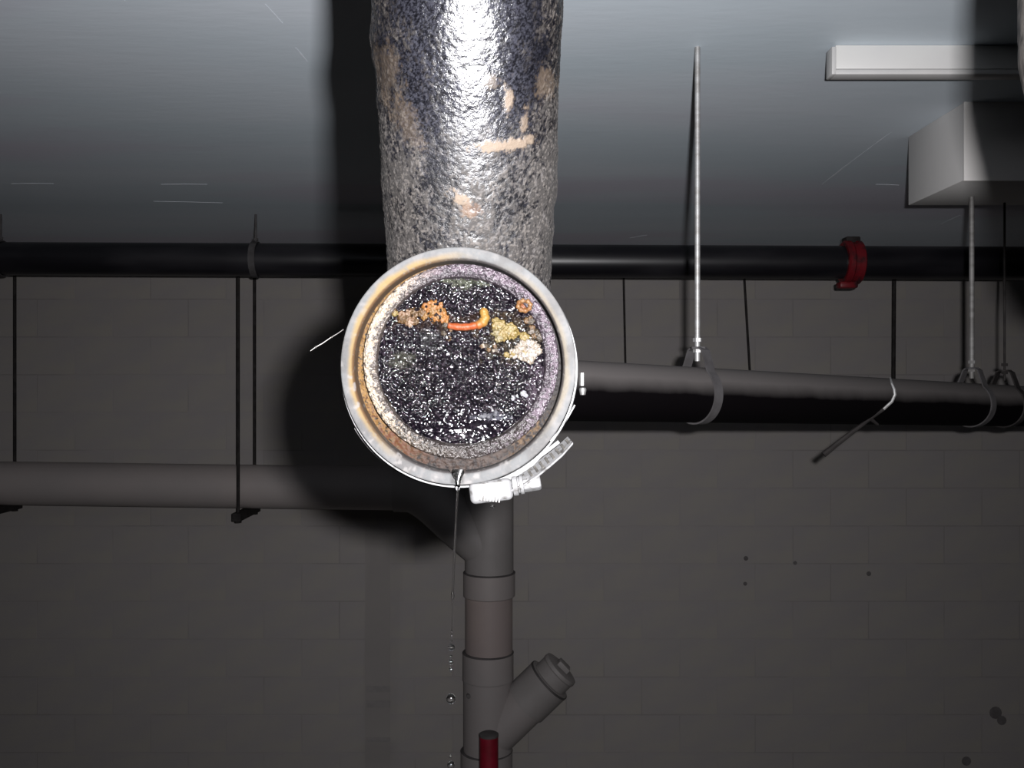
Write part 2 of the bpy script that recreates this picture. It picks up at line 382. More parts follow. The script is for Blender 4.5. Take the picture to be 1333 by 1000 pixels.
# corroded cut rim of the pipe. angle 0 = right, pi/2 = down (pixel coordinates)
def rim_h(px, py, t, a):
    n = fbm(Q(px, py, .35), 4, 71); n2 = fbm(Q(px, py, .06), 3, 72)
    return np.sin(np.pi*np.clip(t, 0, 1))**.6*.0022+(n-.5)*.0026+(n2-.5)*.0015 - sstep(.90, 1, t)*.012 - sstep(.12, 0, t)*.003
def rim_c(px, py, t, a, h):
    left = sstep(-.15, .75, -np.cos(a)*1.0+.25*np.sin(a)); n = fbm(Q(px, py, .3), 4, 75); n2 = fbm(Q(px, py, .12), 3, 76)
    c = np.zeros((len(px), 3)); c[:] = (.0225, .0170, .0215)
    c = mixc(c, (.078, .064, .048), left*sstep(.25, .6, n+.15)); c = mixc(c, (.040, .026, .011), left*sstep(.80, 1., t+.2*(n2-.5)))
    dark = sstep(.46, .56, n+ .75*(.52-t)*(t<.75)-.10*left)
    c = mixc(c, (.004, .003, .004), dark*.85)
    bot = sstep(.50, .85, np.sin(a)+.9*(n-.5)); c = mixc(c, (.0045, .0035, .0032), bot*.9)
    return c
polar('cut_rim', (600, 470.5), 108, 128.5, 50, 900, .509, rim_h, rim_c, M['rim'], near, wob=5)['label'] = 'corroded cut edge of the iron pipe with cream and pinkish crust'
# rusty seepage between rim and rubber; near-black base paints the shaded gap at right
def rust_h(px, py, t, a): return (fbm(Q(px, py, .2), 4, 81)-.5)*.0010 + .002*sstep(.3, 1, -np.cos(a))+.0045*sstep(.5, 1, np.sin(a))
def rust_c(px, py, t, a, h):
    n = fbm(Q(px, py, .22), 5, 83, .7); c = np.zeros((len(px), 3)); c[:] = (.0012, .0007, .0007)
    l = sstep(.05, .7, -np.cos(a)-.15*np.sin(a)); c = mixc(c, (.040, .022, .006), l*sstep(.38, .55, n+.06)); c = mixc(c, (.008, .003, .001), sstep(.45, .72, n)*l)
    b = sstep(.6, .95, np.sin(a)-.1*np.cos(a)); c = mixc(c, (.0065, .0040, .0030), b*sstep(.30, .65, n))
    b2 = sstep(.3, .8, np.sin(a))*sstep(.1, .7, -np.cos(a)); c = mixc(c, (.014, .0045, .0015), b2*sstep(.4, .6, n))
    rr = sstep(.35, .75, np.cos(a))*sstep(.25, .6, np.sin(a)); c = mixc(c, (.020, .011, .004), rr*sstep(.42, .70, n)*.8)
    return c
polar('rust_and_dark_gap', (597.5, 474), 122, 141, 30, 700, .516, rust_h, rust_c, M['rustring'], near)['label'] = 'rust-orange seepage round the pipe edge, shaded gap painted black at right'

# ------------------------------------------------------------------ coupling
coup = thing('pipe_coupling', 'round rubber sleeve coupling with steel band on the open end of the near pipe', 'coupling', (cx, .52, cz))
prof = [(.545,153.0),(.515,153.6),(.5016,153.6),(.5003,153.0),(.5000,152),(.5000,146),(.5004,142),(.5012,138.2),(.5022,136.6),(.520,136.2),(.545,136.2)]
fine = []
for (d0, r0), (d1, r1) in zip(prof[:-1], prof[1:]):
    k = max(2, int(math.hypot((d1-d0)*2400, r1-r0)/1.5)); k = min(k, 14)
    for i in range(k): t = i/k; fine.append((d0+(d1-d0)*t, r0+(r1-r0)*t))
fine.append(prof[-1]); na = 720
an = np.linspace(0, 2*np.pi, na, endpoint=False); VV = []; PX = []; PY = []; RR = []
for (d, r) in fine:
    rm = r/F*.5; VV.append(np.stack([cx+np.cos(an)*rm, np.full(na, d), cz-np.sin(an)*rm*1.012], 1)); RR.append(np.full(na, r))
V = np.concatenate(VV); RR = np.concatenate(RR); AA = np.tile(an, len(fine))
n1 = fbm(V*260, 4, 91); n2 = fbm(V*70, 3, 93); nf = fbm(V*900, 3, 95)
V[:, 1] += (n1-.5)*.0005+(nf-.5)*.00025
col = np.zeros((len(V), 3)); col[:] = (.0235, .0240, .0245)
col = mixc(col, (.031, .030, .0300), sstep(.45, .65, n1)*.7)
col = mixc(col, (.0145, .0137, .0135), sstep(.50, .68, n2)*.6)
inner = sstep(147.5, 141, RR+(n2-.5)*9)
yl = sstep(.1, .8, -np.cos(AA)-.35*np.sin(AA)); yr = sstep(.5, .95, np.cos(AA)-.2*np.sin(AA))
col = mixc(col, (.043, .0295, .0115), inner*yl*sstep(.25, .5, n1+.15)); col = mixc(col, (.042, .034, .022), inner*yr*.55)
edge = sstep(140.5, 138.3, RR); col = mixc(col, (.016, .007, .002), edge*(yl*.9)); col = mixc(col, (.004, .003, .003), edge*(1-yl)*.9)
whit = sstep(.66, .76, n1)*sstep(.1, .6, np.sin(AA)*.3-np.cos(AA)*.2+.3); col = mixc(col, (.045, .043, .042), whit*.7)
wet = sstep(.075, .045, np.abs(AA-math.radians(90.5)))*sstep(153, 150, RR); col = mixc(col, (.009, .009, .009), wet*.8)
Fc = []
for i in range(len(fine)-1):
    for k in range(na): k2 = (k+1) % na; Fc.append((i*na+k, (i+1)*na+k, (i+1)*na+k2, i*na+k2))
g = from_geo('rubber_gasket', V, Fc, M['gasket'], coup, True, None, col); g['label'] = 'pale weathered rubber sleeve rim with yellow stains'
# corrugated stainless shield round the rubber
m = MB(); R0 = 153.4/F*.5; sx, sz = .0002, -.0017
prof = []
ys = np.linspace(.5045, .560, 40)
outer = [(y-.5045, R0+.0009+.0005*math.sin((y-.5045)*900)) for y in ys]
m.lathe((cx+sx, .5045, cz+sz), (0, 1, 0), [(0, R0), (0, R0+.0008)]+outer+[(ys[-1]-.5045, R0)], n=128, caps=False)
m.build('shield_band', M['stainless'], coup, sharp=50)['label'] = 'thin stainless shield wrapped round the rubber'
# strap helper: bent strip with thickness; path given in photo pixels at depth .506, spans y0..y1
def strap(path, y0, y1, th, name, m, parent, holes=None):
    pts = [P(a, b, .512) for a, b in path]
    m_ = MB(); V = []; n = len(pts)
    for i, p in enumerate(pts):
        t = (pts[min(i+1, n-1)]-pts[max(i-1, 0)]).normalized(); nn = Vector((-t.z, 0, t.x))*th/2
        for s in (-1, 1):
            for y in (y0, y1): V.append(Vector((p.x, y, p.z))+nn*s)
    Fc = [(0, 1, 3, 2), tuple(4*(n-1)+k for k in (0, 2, 3, 1))]
    for i in range(n-1):
        a, b = 4*i, 4*i+4
        Fc += [(a, b, b+1, a+1), (a+2, a+3, b+3, b+2), (a, a+2, b+2, b), (a+1, b+1, b+3, a+3)]
    m_.add(V, Fc); return m_.build(name, m, parent, bevel=.0002, seg=1, sharp=40)
def arc(a0, a1, r, n=24, c=(597, 479)): return [(c[0]+r*math.cos(math.radians(a0+(a1-a0)*i/n)), c[1]+r*math.sin(math.radians(a0+(a1-a0)*i/n))) for i in range(n+1)]
strap(arc(76, 52, 156.5, 14)+[(702, 593), (714, 584), (727, 574)], .505, .518, .0020, 'clamp_band', M['stainless'], coup)['label'] = 'bright steel clamp band end lying on the sleeve'
def ribbon(lo, hi, th, name, m, parent):          # strip seen obliquely: lo = front edge, hi = rear edge (photo pixels)
    n = len(lo); V = []
    for (a, b), (c_, d_) in zip(lo, hi):
        p, q = P(a, b, .5015), P(c_, d_, .5125); p2, q2 = p+Vector((.0002, .0004, -th)), q+Vector((.0002, .0004, -th))
        V += [p, q, q2, p2]
    Fc = [(0, 1, 2, 3), (4*n-1, 4*n-2, 4*n-3, 4*n-4)]
    for i in range(n-1):
        for k in range(4): k2 = (k+1) % 4; Fc.append((4*i+k, 4*i+4+k, 4*i+4+k2, 4*i+k2))
    return MB().add(V, Fc).build(name, m, parent, bevel=.0002, seg=1, sharp=40)
TL = [(646, 643), (664, 639), (682, 631), (700, 619), (716, 606), (732, 592), (746, 576)]
TH = [(640, 634), (658, 628), (675, 619), (692, 607), (708, 594), (724, 582), (739, 568)]
tl = ribbon(TL, TH, .0011, 'band_tail', M['stainless'], coup); tl['label'] = 'slotted free tail of the clamp band'
sl = MB()
for i in range(13):
    t = .5+i*.44; k = min(int(t), 5); f_ = t-k
    lo = [TL[k][q]*(1-f_)+TL[k+1][q]*f_ for q in (0, 1)]; hi = [TH[k][q]*(1-f_)+TH[k+1][q]*f_ for q in (0, 1)]
    p = P(lo[0]*.80+hi[0]*.20, lo[1]*.80+hi[1]*.20, .5036); q = P(lo[0]*.2+hi[0]*.8, lo[1]*.2+hi[1]*.8, .5102)
    dx = Vector((.00055, 0, .0004)); up_ = Vector((-.00025, -.0004, .0004))
    V = [p-dx+up_, p+dx+up_, q+dx+up_, q-dx+up_, p-dx-up_, p+dx-up_, q+dx-up_, q-dx-up_]
    sl.add(V, [(0,1,2,3),(7,6,5,4),(0,4,5,1),(1,5,6,2),(2,6,7,3),(3,7,4,0)])
sl.build('band_slots', M['slot'], tl, smooth=False)
strap([(716, 574), (728, 560), (739, 543), (748, 527)], .509, .520, .0010, 'shield_flap', M['stainless'], coup)['label'] = 'thin flared end of the steel shield'
strap(arc(150, 76, 156.0, 40), .512, .524, .0011, 'clamp_strap', M['stainless'], coup)
# worm screw housing
hs = P(639, 640, .5); Mx = Matrix.Translation((hs.x, .508, hs.z)) @ Matrix.Rotation(math.radians(-7), 4, 'Y')
h = MB().box((-.0118, -.0075, -.0062), (.0118, .0085, .0058), Mx).build('screw_housing', M['stainless'], coup, bevel=.003, seg=4, sharp=60); h['label'] = 'stamped steel worm screw housing'
m = MB()
for (x0, x1, z0, z1) in ((-.0085, -.0045, -.0004, .0006), (.0030, .0080, .0008, .0018), (-.0095, .0095, .0040, .0046)): m.box((x0, -.0079, z0), (x1, -.0070, z1), Mx)
for i in range(8):
    x = -.0065+i*.0016; m.box((x, -.0076, -.0054), (x+.0008, -.0060, -.0030), Mx @ Matrix.Rotation(.25, 4, 'Y'))
m.build('housing_groove', M['slot'], h, smooth=False)
ax = Vector((math.cos(math.radians(9)), 0, math.sin(math.radians(9)))); b0 = P(664, 635, .5); b0.y = .507
sc = MB().lathe(b0-ax*.004, ax, [(0, .0040), (.005, .0040), (.0055, .0058), (.0080, .0058), (.0083, .0046), (.0092, .0046), (.0095, .0054), (.0112, .0054), (.0115, .0046)], n=40).build('screw_flange', M['stainless'], h, sharp=30)
MB().lathe(b0+ax*.0072, ax, [(0, .0048), (.0088, .0048), (.0098, .0040)], n=6).build('hex_screw_head', M['stainless'], h, bevel=.0005, seg=2)
# second clamp's screw seen behind on the right
b1 = P(757, 500, .545)
m = MB().lathe(b1+Vector((0, -.004, .0065)), (0, 0, -1), [(0, .0016), (.0075, .0016)], n=6); m.lathe(b1+Vector((.0004, -.004, -.0022)), (.0, 0, -1), [(0, .0018), (.0012, .0022), (.0042, .0016)], n=16)
m.build('rear_clamp_screw', M['stainless_dull'], coup)['label'] = 'dull screw of the rear clamp, right of the sleeve'
MB().box((b1.x-.014, .537, b1.z-.005), (b1.x-.0035, .546, b1.z+.006)).build('rear_screw_housing', M['stainless_dull'], coup, bevel=.0015)

# ------------------------------------------------------------------ sludge plug
slg = thing('sludge_plug', 'wet black lumpy sludge filling the open pipe end', 'sludge', (cx, .52, cz))
def sl_h(px, py, t, a):
    n = fbm(Q(px, py, .10), 3, 101); f = vnoise(Q(px, py, .27), 103); f2 = vnoise(Q(px, py, .50), 104); b = fbm(Q(px, py, .03), 3, 105)
    calm = sstep(505, 565, py)*sstep(95, 20, np.abs(px-600))       # smoother pool low in the pipe
    am = 1-.80*calm
    h = (n-.5)*.0042*am+(f-.5)*.0026*am+(f2-.5)*.0009*am+(b-.5)*.004
    h = h+sstep(.72, .95, f)*.0006
    return h+.0002-sstep(.90, 1, t+.22*(f-.5)+.2*(n-.5))*.005- .000062*np.maximum(py-505, 0)*sstep(115, 40, np.abs(px-600))
def sl_c(px, py, t, a, h):
    n = fbm(Q(px, py, .11), 4, 111); f = fbm(Q(px, py, .45), 3, 113)
    c = np.zeros((len(px), 3)); c[:] = (.0007, .0005, .0009)
    c = mixc(c, (.0065, .0045, .0062), sstep(.58, .72, f)*.8)
    # greyish film near top, milky spot low right, grey fluff on left
    for (x, y, rx, ry, colr, s) in ((610, 365, 38, 10, (.013, .014, .010), .8), (525, 470, 16, 14, (.010, .010, .0075), .6), (560, 441, 18, 12, (.008, .008, .008), .6), (640, 542, 22, 6, (.014, .014, .017), .8),
                                    (600, 588, 60, 7, (.011, .012, .011), .7), (665, 440, 42, 30, (.008, .0065, .004), .6), (600, 420, 90, 14, (.006, .0035, .002), .5), (700, 520, 14, 50, (.012, .009, .012), .5)):
        r = np.sqrt(((px-x)/rx)**2+((py-y)/ry)**2)+(n-.5)*2.2
        c = mixc(c, colr, sstep(1.2, .5, r)*s*sstep(.35, .6, f+.1))
    return c
polar('sludge_mass', (602, 470.5), 0.001, 122.5, 250, 800, .5105, sl_h, sl_c, M['sludge'], slg, wob=13)
# lumpy deposits
def clump(name, blobs, cols, d, parent, seed, lab, flat=.22, sc=1.0, op=None):
    V = []; Fc = []; Cc = []
    bm = bmesh.new(); bmesh.ops.create_icosphere(bm, subdivisions=4, radius=1); bv = np.array([tuple(v.co) for v in bm.verts]); bf = [tuple(v.index for v in f.verts) for f in bm.faces]; bm.free()
    for j, (x, y, r) in enumerate(blobs):
        c = P(x, y, d); rm = r/F*d*sc
        n = fbm(bv*2.3+np.array([x*.37, y*.21, seed]), 4, seed+j, .65)
        p = bv*(.05+1.9*n)[:, None]*rm; p[:, 1] *= flat
        base = len(V)
        V += [tuple(q+np.array(c)) for q in p]; Fc += [tuple(i+base for i in f) for f in bf]
        ca, cb = (np.array(q)**1.12*.46 for q in cols[j % len(cols)]); k = sstep(.35, .65, fbm(bv*3+j, 3, seed+9))
        Cc.append(np.array(ca)[None, :]*(1-k[:, None])+np.array(cb)[None, :]*k[:, None])
    o = from_geo(name, V, Fc, M['clump'], parent, True, None, np.concatenate(Cc)); o['label'] = lab; return o
rnd = random.Random(3)
def scatter(cx_, cy_, rx, ry, n, r0, r1, rot=0):
    out = []
    for i in range(n):
        a = rnd.uniform(0, 2*math.pi); r = math.sqrt(rnd.random()); x, y = r*rx*math.cos(a), r*ry*math.sin(a)
        out.append((cx_+x*math.cos(rot)-y*math.sin(rot), cy_+x*math.sin(rot)+y*math.cos(rot), rnd.uniform(r0, r1)))
    return out
OR = ((.095, .040, .010), (.125, .060, .018)); YL = ((.075, .052, .015), (.100, .078, .034)); CR = ((.085, .070, .055), (.13, .115, .10)); BR = ((.030, .017, .007), (.055, .032, .014)); DK = ((.012, .009, .006), (.03, .022, .014))
clump('orange_deposit', scatter(565, 404, 10, 9, 9, 4.5, 8)+[(562, 396, 5), (578, 415, 6), (553, 411, 5), (574, 398, 5)], [OR, OR, ((.075, .04, .01), (.09, .05, .018))], .5095, slg, 5, 'orange slimy lump left of the strand')
clump('orange_deposit', scatter(537, 412, 16, 7, 9, 2.5, 6, -.15)+[(533, 418, 6)], [BR, ((.06, .032, .015), (.10, .07, .05))], .5095, slg, 25, 'small brown-orange smear left of the orange lump')
clump('orange_deposit', scatter(510, 408, 4, 9, 4, 2.5, 4.5, .4), [BR, YL], .5090, slg, 35, 'small amber fleck at the left edge of the sludge')
clump('yellow_deposit', scatter(580, 428, 9, 8, 5, 2, 4)+[(584, 441, 3)], [DK, BR], .5092, slg, 45, 'faint olive smear below the orange lump')
clump('yellow_deposit', scatter(657, 430, 15, 11, 16, 3, 7, .4)+[(645, 418, 4), (650, 440, 5)], [YL, YL, ((.06, .05, .025), (.09, .075, .04))], .5088, slg, 55, 'mustard yellow lumpy deposit right of centre')
clump('cream_deposit', scatter(688, 452, 14, 16, 18, 3.5, 8, .2)+scatter(668, 462, 16, 4, 6, 2.5, 5), [CR, CR, YL, ((.09, .085, .08), (.15, .14, .14))], .5085, slg, 65, 'cream and white curdled deposit near the right rim')
clump('brown_deposit', scatter(702, 428, 11, 14, 12, 2.5, 5, .3)+scatter(690, 416, 8, 6, 5, 2, 4), [DK, BR, ((.03, .022, .018), (.06, .05, .04))], .5092, slg, 75, 'dull brown crumbs below the orange ring')
clump('yellow_deposit', scatter(640, 454, 16, 4, 7, 1.8, 3.8, .15), [BR, DK, CR], .5092, slg, 85, 'thin pale smear below centre')
clump('white_fleck', [(681, 512, 3.6), (685, 515, 2.4), (668, 519, 2.4), (673, 516, 1.6)], [((.09, .09, .10), (.12, .12, .125))], .5080, slg, 95, 'small white wet fleck low on the right')
clump('white_fleck', scatter(636, 540, 14, 3.5, 7, 1.6, 3.2, -.1), [((.02, .02, .025), (.05, .05, .055))], .5088, slg, 105, 'milky streak low in the sludge')
# orange ring deposit
pts = [P(682.5+8.0*math.cos(a), 398+6.6*math.sin(a), .5078+.0004*math.sin(3*a)) for a in np.linspace(0, 2*math.pi, 40)]
m = MB().tube(pts, [.0013+.0003*math.sin(5*i) for i in range(40)], n=12, caps=False)
V = np.array(m.V); k = sstep(.35, .65, fbm(V*900, 3, 7)); c = np.array((.026, .010, .003))[None]*(1-k[:, None])+np.array((.036, .020, .009))[None]*k[:, None]
from_geo('ring_deposit', m.V, m.F, M['clump'], slg, True, None, c)['label'] = 'orange ring-shaped deposit at upper right'
clump('ring_deposit_core', [(681, 399, 5.0)], [((.070, .022, .006), (.10, .035, .010))], .5088, slg, 115, 'red-orange centre of the ring deposit')
# worm-like strand
path = [(583, 424, 3.4), (590, 425, 4.6), (600, 426, 4.8), (610, 425.5, 4.8), (618, 424, 4.9), (623, 423, 5.6), (628.5, 419.5, 6.4), (631.5, 414, 6.2), (630.5, 409, 5.6), (630, 406, 5.9), (630.5, 403, 4.9), (631, 401, 2.6)]
cp = []
for i in range(len(path)-1):
    for j in range(5):
        t = j/5; cp.append(tuple(path[i][k]*(1-t)+path[i+1][k]*t for k in range(3)))
cp.append(path[-1])
m = MB().tube([P(a, b, .5072) for a, b, r in cp], [r/F*.507*(1+.06*math.sin(i*1.1)) for i, (a, b, r) in enumerate(cp)], n=20)
V = np.array(m.V); pxx = 666.5+V[:, 0]/V[:, 1]*F; pyy = 500-V[:, 2]/V[:, 1]*F
k = sstep(612, 634, pxx+(420-pyy)*.8+8*(fbm(V*500, 3, 8)-.5)); c = mixc(np.tile(np.array((.045, .010, .003)), (len(V), 1)), (.046, .026, .006), k)
c = mixc(c, (.055, .03, .018), sstep(.60, .75, fbm(V*700, 3, 9))*.5); V = V.copy(); 
o = from_geo('slimy_strand', V, m.F, M['clump'], None, True, None, c)
tag(o, 'bent worm-like orange and yellow strand stuck in the middle of the black sludge', 'strand')

# ------------------------------------------------------------------ fibre and water
m = MB().tube([P(447, 429, .507), P(440, 434, .505), P(430, 440, .503), P(420, 447, .502), P(411, 452, .501), P(404, 457, .5)], [.00022, .00024, .0003, .0003, .00035, .00018], n=8)
m.lathe(P(411, 452, .501), (1, 0, 1), [(-.0008, .0001), (0, .0007), (.0008, .0001)], n=8); m.lathe(P(432, 439, .503), (1, 0, 1), [(-.0006, .0001), (0, .0005), (.0006, .0001)], n=8)
tag(m.build('fibre', mat('pale_fibre', (.022, .021, .02), .5, nscale=200, ncol=(.03, .028, .025))), 'thin pale fibre sticking out left of the coupling', 'fibre')
film = MB()
fp = [(578, 611, .4), (585, 613, 1.2), (595, 614, 1.6), (605, 613, 1.2), (612, 611, .4)]
V = []; 
rows = [(611, 11, .0003), (617, 8, .0006), (623, 5.2, .0010), (629, 3.6, .0015), (635, 3.2, .0019), (638, 2.4, .0014)]
n = 14; Vf = []; Ff = []
for (y, hw, th) in rows:
    for k in range(n):
        a = 2*math.pi*k/n; p = P(596+hw*math.cos(a), y, .4990-.0004); p.y -= th*math.sin(a); Vf.append(p)
for i in range(len(rows)-1):
    for k in range(n): k2 = (k+1) % n; Ff.append((i*n+k, i*n+k2, (i+1)*n+k2, (i+1)*n+k))
Ff.append(tuple(range(n))); Ff.append(tuple((len(rows)-1)*n+k for k in range(n)))
film.add(Vf, Ff); st = [(596, 634, 2.2), (595.5, 642, 1.7), (594.5, 660, 1.6), (593, 690, 1.5), (591.5, 720, 1.5), (590.5, 750, 1.3), (589.5, 768, 1.2), (589.3, 776, 2.4), (589, 783, 1.3), (588.6, 800, .7), (588.3, 818, .6), (588.1, 823, 1.3), (588, 826, .6), (588, 829, 1.2), (587.9, 832, .6), (587.8, 836, 1.2), (587.7, 838, .5)]
sp = []
for i in range(len(st)-1):
    for j in range(6):
        t = j/6; t2 = t*t*(3-2*t); sp.append((st[i][0]*(1-t)+st[i+1][0]*t, st[i][1]*(1-t)+st[i+1][1]*t, st[i][2]*(1-t2)+st[i+1][2]*t2))
film.tube([P(a, b, .4985) for a, b, r in sp], [r/F*.4985 for a, b, r in sp], n=12)
tag(film.build('water_stream', M['water']), 'thin stream of water running from the bottom of the coupling', 'water')
def drop(px, py, r, lab, ell=1.0):
    bm = bmesh.new(); bmesh.ops.create_uvsphere(bm, u_segments=24, v_segments=16, radius=1)
    me = bpy.data.meshes.new('water_drop'); 
    for v in bm.verts: v.co = Vector((v.co.x, v.co.y, v.co.z*ell))*(r/F*.4985)
    bm.to_mesh(me); bm.free(); o = link('water_drop', me, M['water'], None, True, None); o.location = P(px, py, .4985)
    tag(o, lab, 'water drop', 'falling water drops')
drop(587.5, 843, 4.6, 'round water drop just below the end of the stream', .9)
drop(587, 855, 2.0, 'tiny water drop second below the stream', 1.1)
drop(587, 862, 3.2, 'water drop third below the stream, slightly larger than its neighbours', 1.2)
drop(587, 872, 2.3, 'tiny water drop fourth below the stream', 1.1)
drop(587, 910, 6.0, 'largest water drop, falling alone between stream and frame bottom', 1.15)
drop(586.5, 985, 1.8, 'tiny water drop just above the lowest drop', 1.2)
drop(587, 996, 4.8, 'lowest water drop at the bottom edge of the picture', 1.1)
drop(641, 659, 3.4, 'small water drop hanging under the screw housing', .9)

# ------------------------------------------------------------------ second near pipe at right edge
rp = thing('drain_pipe', 'crusted pale pipe end at the right edge, mostly out of frame', 'pipe', P(1450, 100, .5))
pts = [P(1459, 500-(H+.02)*F/.5, .5), P(1459, -700, .5), P(1459, -300, .5), P(1458, -50, .5), P(1459, 60, .5), P(1474, 140, .5), P(1494, 220, .5), P(1512, 290, .5), P(1522, 330, .5), P(1526, 345, .5)]
rad = [.049, .049, .049, .049, .0490, .0475, .0465, .0445, .038, .020]
cc = []; rr_ = []
for i in range(len(pts)-1):
    for j in range(12): t = j/12; cc.append(pts[i].lerp(pts[i+1], t)); rr_.append(rad[i]*(1-t)+rad[i+1]*t)
cc.append(pts[-1]); rr_.append(rad[-1])
def rcol(V):
    n = fbm(V*200, 4, 203); f = fbm(V*600, 3, 205); c = np.tile(np.array((.008, .007, .006)), (len(V), 1)); c = mixc(c, (.035, .031, .028), sstep(.45, .62, n)); 
    d = (n-.5)*.0012+(f-.5)*.0006
    p = np.array(P(1343, 62, .5)); d = d+.0022*np.exp(-((V-p)**2).sum(1)/(.005**2))
    return c, .4+.3*n, d
crust_pipe(cc, lambda i, p: rr_[i], 160, 2, None, 'pipe_body', rp, 'crust', rcol)
MB().lathe(P(1459, 500-(H)*F/.5, .5)+Vector((0, 0, 0)), (0, 0, -1), [(0, .075), (.006, .075), (.008, .05)], n=32).build('ceiling_collar', M['dull_steel'], rp)

# ------------------------------------------------------------------ upper black pipe
bp = thing('drain_pipe', 'long glossy black pipe running across under the ceiling', 'pipe', (0, 3.8, .5))
L0, R0_ = Vector((-3.4, 3.8, .523)), Vector((3.4, 3.8, .492)); axb = (R0_-L0).normalized()
MB().tube([L0, L0.lerp(R0_, .5), R0_], .0680, n=48).build('pipe_run', M['black_iron'], bp)
def on_black(px): t = ((px-666.5)/F*3.8+3.4)/6.8; return L0.lerp(R0_, t)
c = on_black(1108)
rc = MB().lathe(c-axb*.036, axb, [(0, .070), (0, .082), (.006, .090), (.024, .090), (.030, .084), (.042, .084), (.048, .090), (.066, .090), (.072, .082), (.072, .070)], n=40).build('grooved_coupling', M['red'], bp, bevel=0); rc['label'] = 'red painted coupling on the black pipe'
MB().box((c.x-.030, c.y-.028, c.z+.078), (c.x+.030, c.y+.028, c.z+.104)).build('bolt_pad', M['dark_steel'], rc, bevel=.006)
MB().box((c.x-.055, c.y-.03, c.z-.108), (c.x+.020, c.y+.03, c.z-.080)).build('bolt_pad', M['red'], rc, bevel=.008)
def loop_hanger(px, lab):
    c = on_black(px); t = thing('pipe_hanger', lab, 'hanger', (c.x, 3.8, H), 'hangers of the upper black pipe')
    m = MB(); n = 40
    pts = [c+Vector((0, math.cos(a), math.sin(a)))*.0715 for a in np.linspace(0, 2*math.pi, n)]
    V = []; Fc = []
    for i, p in enumerate(pts):
        d = (p-c).normalized()
        for s in (-.013, .013):
            for k in (0, .003): V.append(p+d*k+Vector((s, 0, 0)))
    for i in range(n-1):
        a, b = 4*i, 4*i+4; Fc += [(a, a+1, b+1, b), (a+2, b+2, b+3, a+3), (a+1, a+3, b+3, b+1), (a, b, b+2, a+2)]
    m.add(V, Fc); m.build('strap_loop', M['dull_steel'], t)
    MB().tube([(c.x, 3.8, c.z+.072), (c.x, 3.8, H)], .005, n=12).build('rod', M['dull_steel'], t)
    MB().lathe((c.x, 3.8, c.z+.078), (0, 0, 1), [(0, .011), (.010, .011)], n=6).build('nut', M['dull_steel'], t)
loop_hanger(333, 'steel strap hanger on the black pipe left of the near pipe')
loop_hanger(1, 'steel strap hanger on the black pipe at the left edge of the picture')

# ------------------------------------------------------------------ hung black/grey pipe on the right
A1, B1 = P(760, 509, 1.75), P(1333, 529, 2.63); dr = (B1-A1)
hp = thing('drain_pipe', 'dust-topped black pipe sloping away to the right behind the coupling', 'pipe', (A1.x, A1.y, A1.z))
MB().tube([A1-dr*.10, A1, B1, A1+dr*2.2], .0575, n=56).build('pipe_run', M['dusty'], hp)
for t_ in (.62,):
    pass
u = dr.normalized(); side = u.cross(Vector((0, 0, 1))).normalized(); upv = side.cross(u)
def clevis_hanger(t, top, lab, scale=1, rodm='steel', wide=True, strapm='dull_steel', lean=(0, 0)):
    c = A1+dr*t; T = thing('pipe_hanger', lab, 'hanger', (c.x, c.y, top), 'rod hangers of the dusty pipe')
    zt = c.z+.100
    MB().tube([(c.x+lean[0], c.y+lean[1], top), (c.x, c.y, zt+.012), (c.x, c.y, zt-.030)], .0050*scale, n=12).build('rod', M[rodm], T)
    for dz in (.010, -.012): MB().lathe((c.x, c.y, zt+dz), (0, 0, 1), [(0, .0095), (.008, .0095)], n=6).build('nut', M[rodm], T)
    # loop of flat strap round the pipe, narrowing to the rod
    pts = []
    for a in np.linspace(math.radians(52), math.radians(-232), 44): pts.append((math.cos(a)*.0600, math.sin(a)*.0600))
    pts = [(.010, .098), (.020, .092)]+pts+[(-.020, .092), (-.010, .098)]
    V = []; Fc = []; n = len(pts)
    for i, (s, z) in enumerate(pts):
        d0 = pts[min(i+1, n-1)]; d1 = pts[max(i-1, 0)]; tv = Vector((d0[0]-d1[0], d0[1]-d1[1])).normalized(); nn = Vector((tv.y, -tv.x))*-.0018
        for w_ in (-.011, .011):
            for k in (-1, 1): V.append(c+side*(s+nn.x*k)+upv*(z+nn.y*k)+u*w_)
    for i in range(n-1):
        a, b = 4*i, 4*i+4; Fc += [(a, a+1, b+1, b), (a+2, b+2, b+3, a+3), (a+1, a+3, b+3, b+1), (a, b, b+2, a+2)]
    Fc += [(0, 2, 3, 1), tuple(4*(n-1)+k for k in (0, 1, 3, 2))]
    MB().add(V, Fc).build('clevis_strap', M[strapm], T)
    MB().box((-.014, -.012, zt-.005-c.z), (.014, .012, zt-c.z), Matrix.Translation(c)).build('clevis_plate', M[strapm], T, bevel=.001)
    return T
tr = .188
clevis_hanger(tr, H, 'bright threaded rod hanger on the dusty pipe, nearest to the coupling', 1.15)
clevis_hanger(.8315, .504, 'rod hanger below the ceiling box at right', 1.3, 'darker_rod')
clevis_hanger(.935, H, 'thin dark rod hanger at the right edge, behind the hanger below the ceiling box', .6, 'dark_steel', True, 'dark_steel')
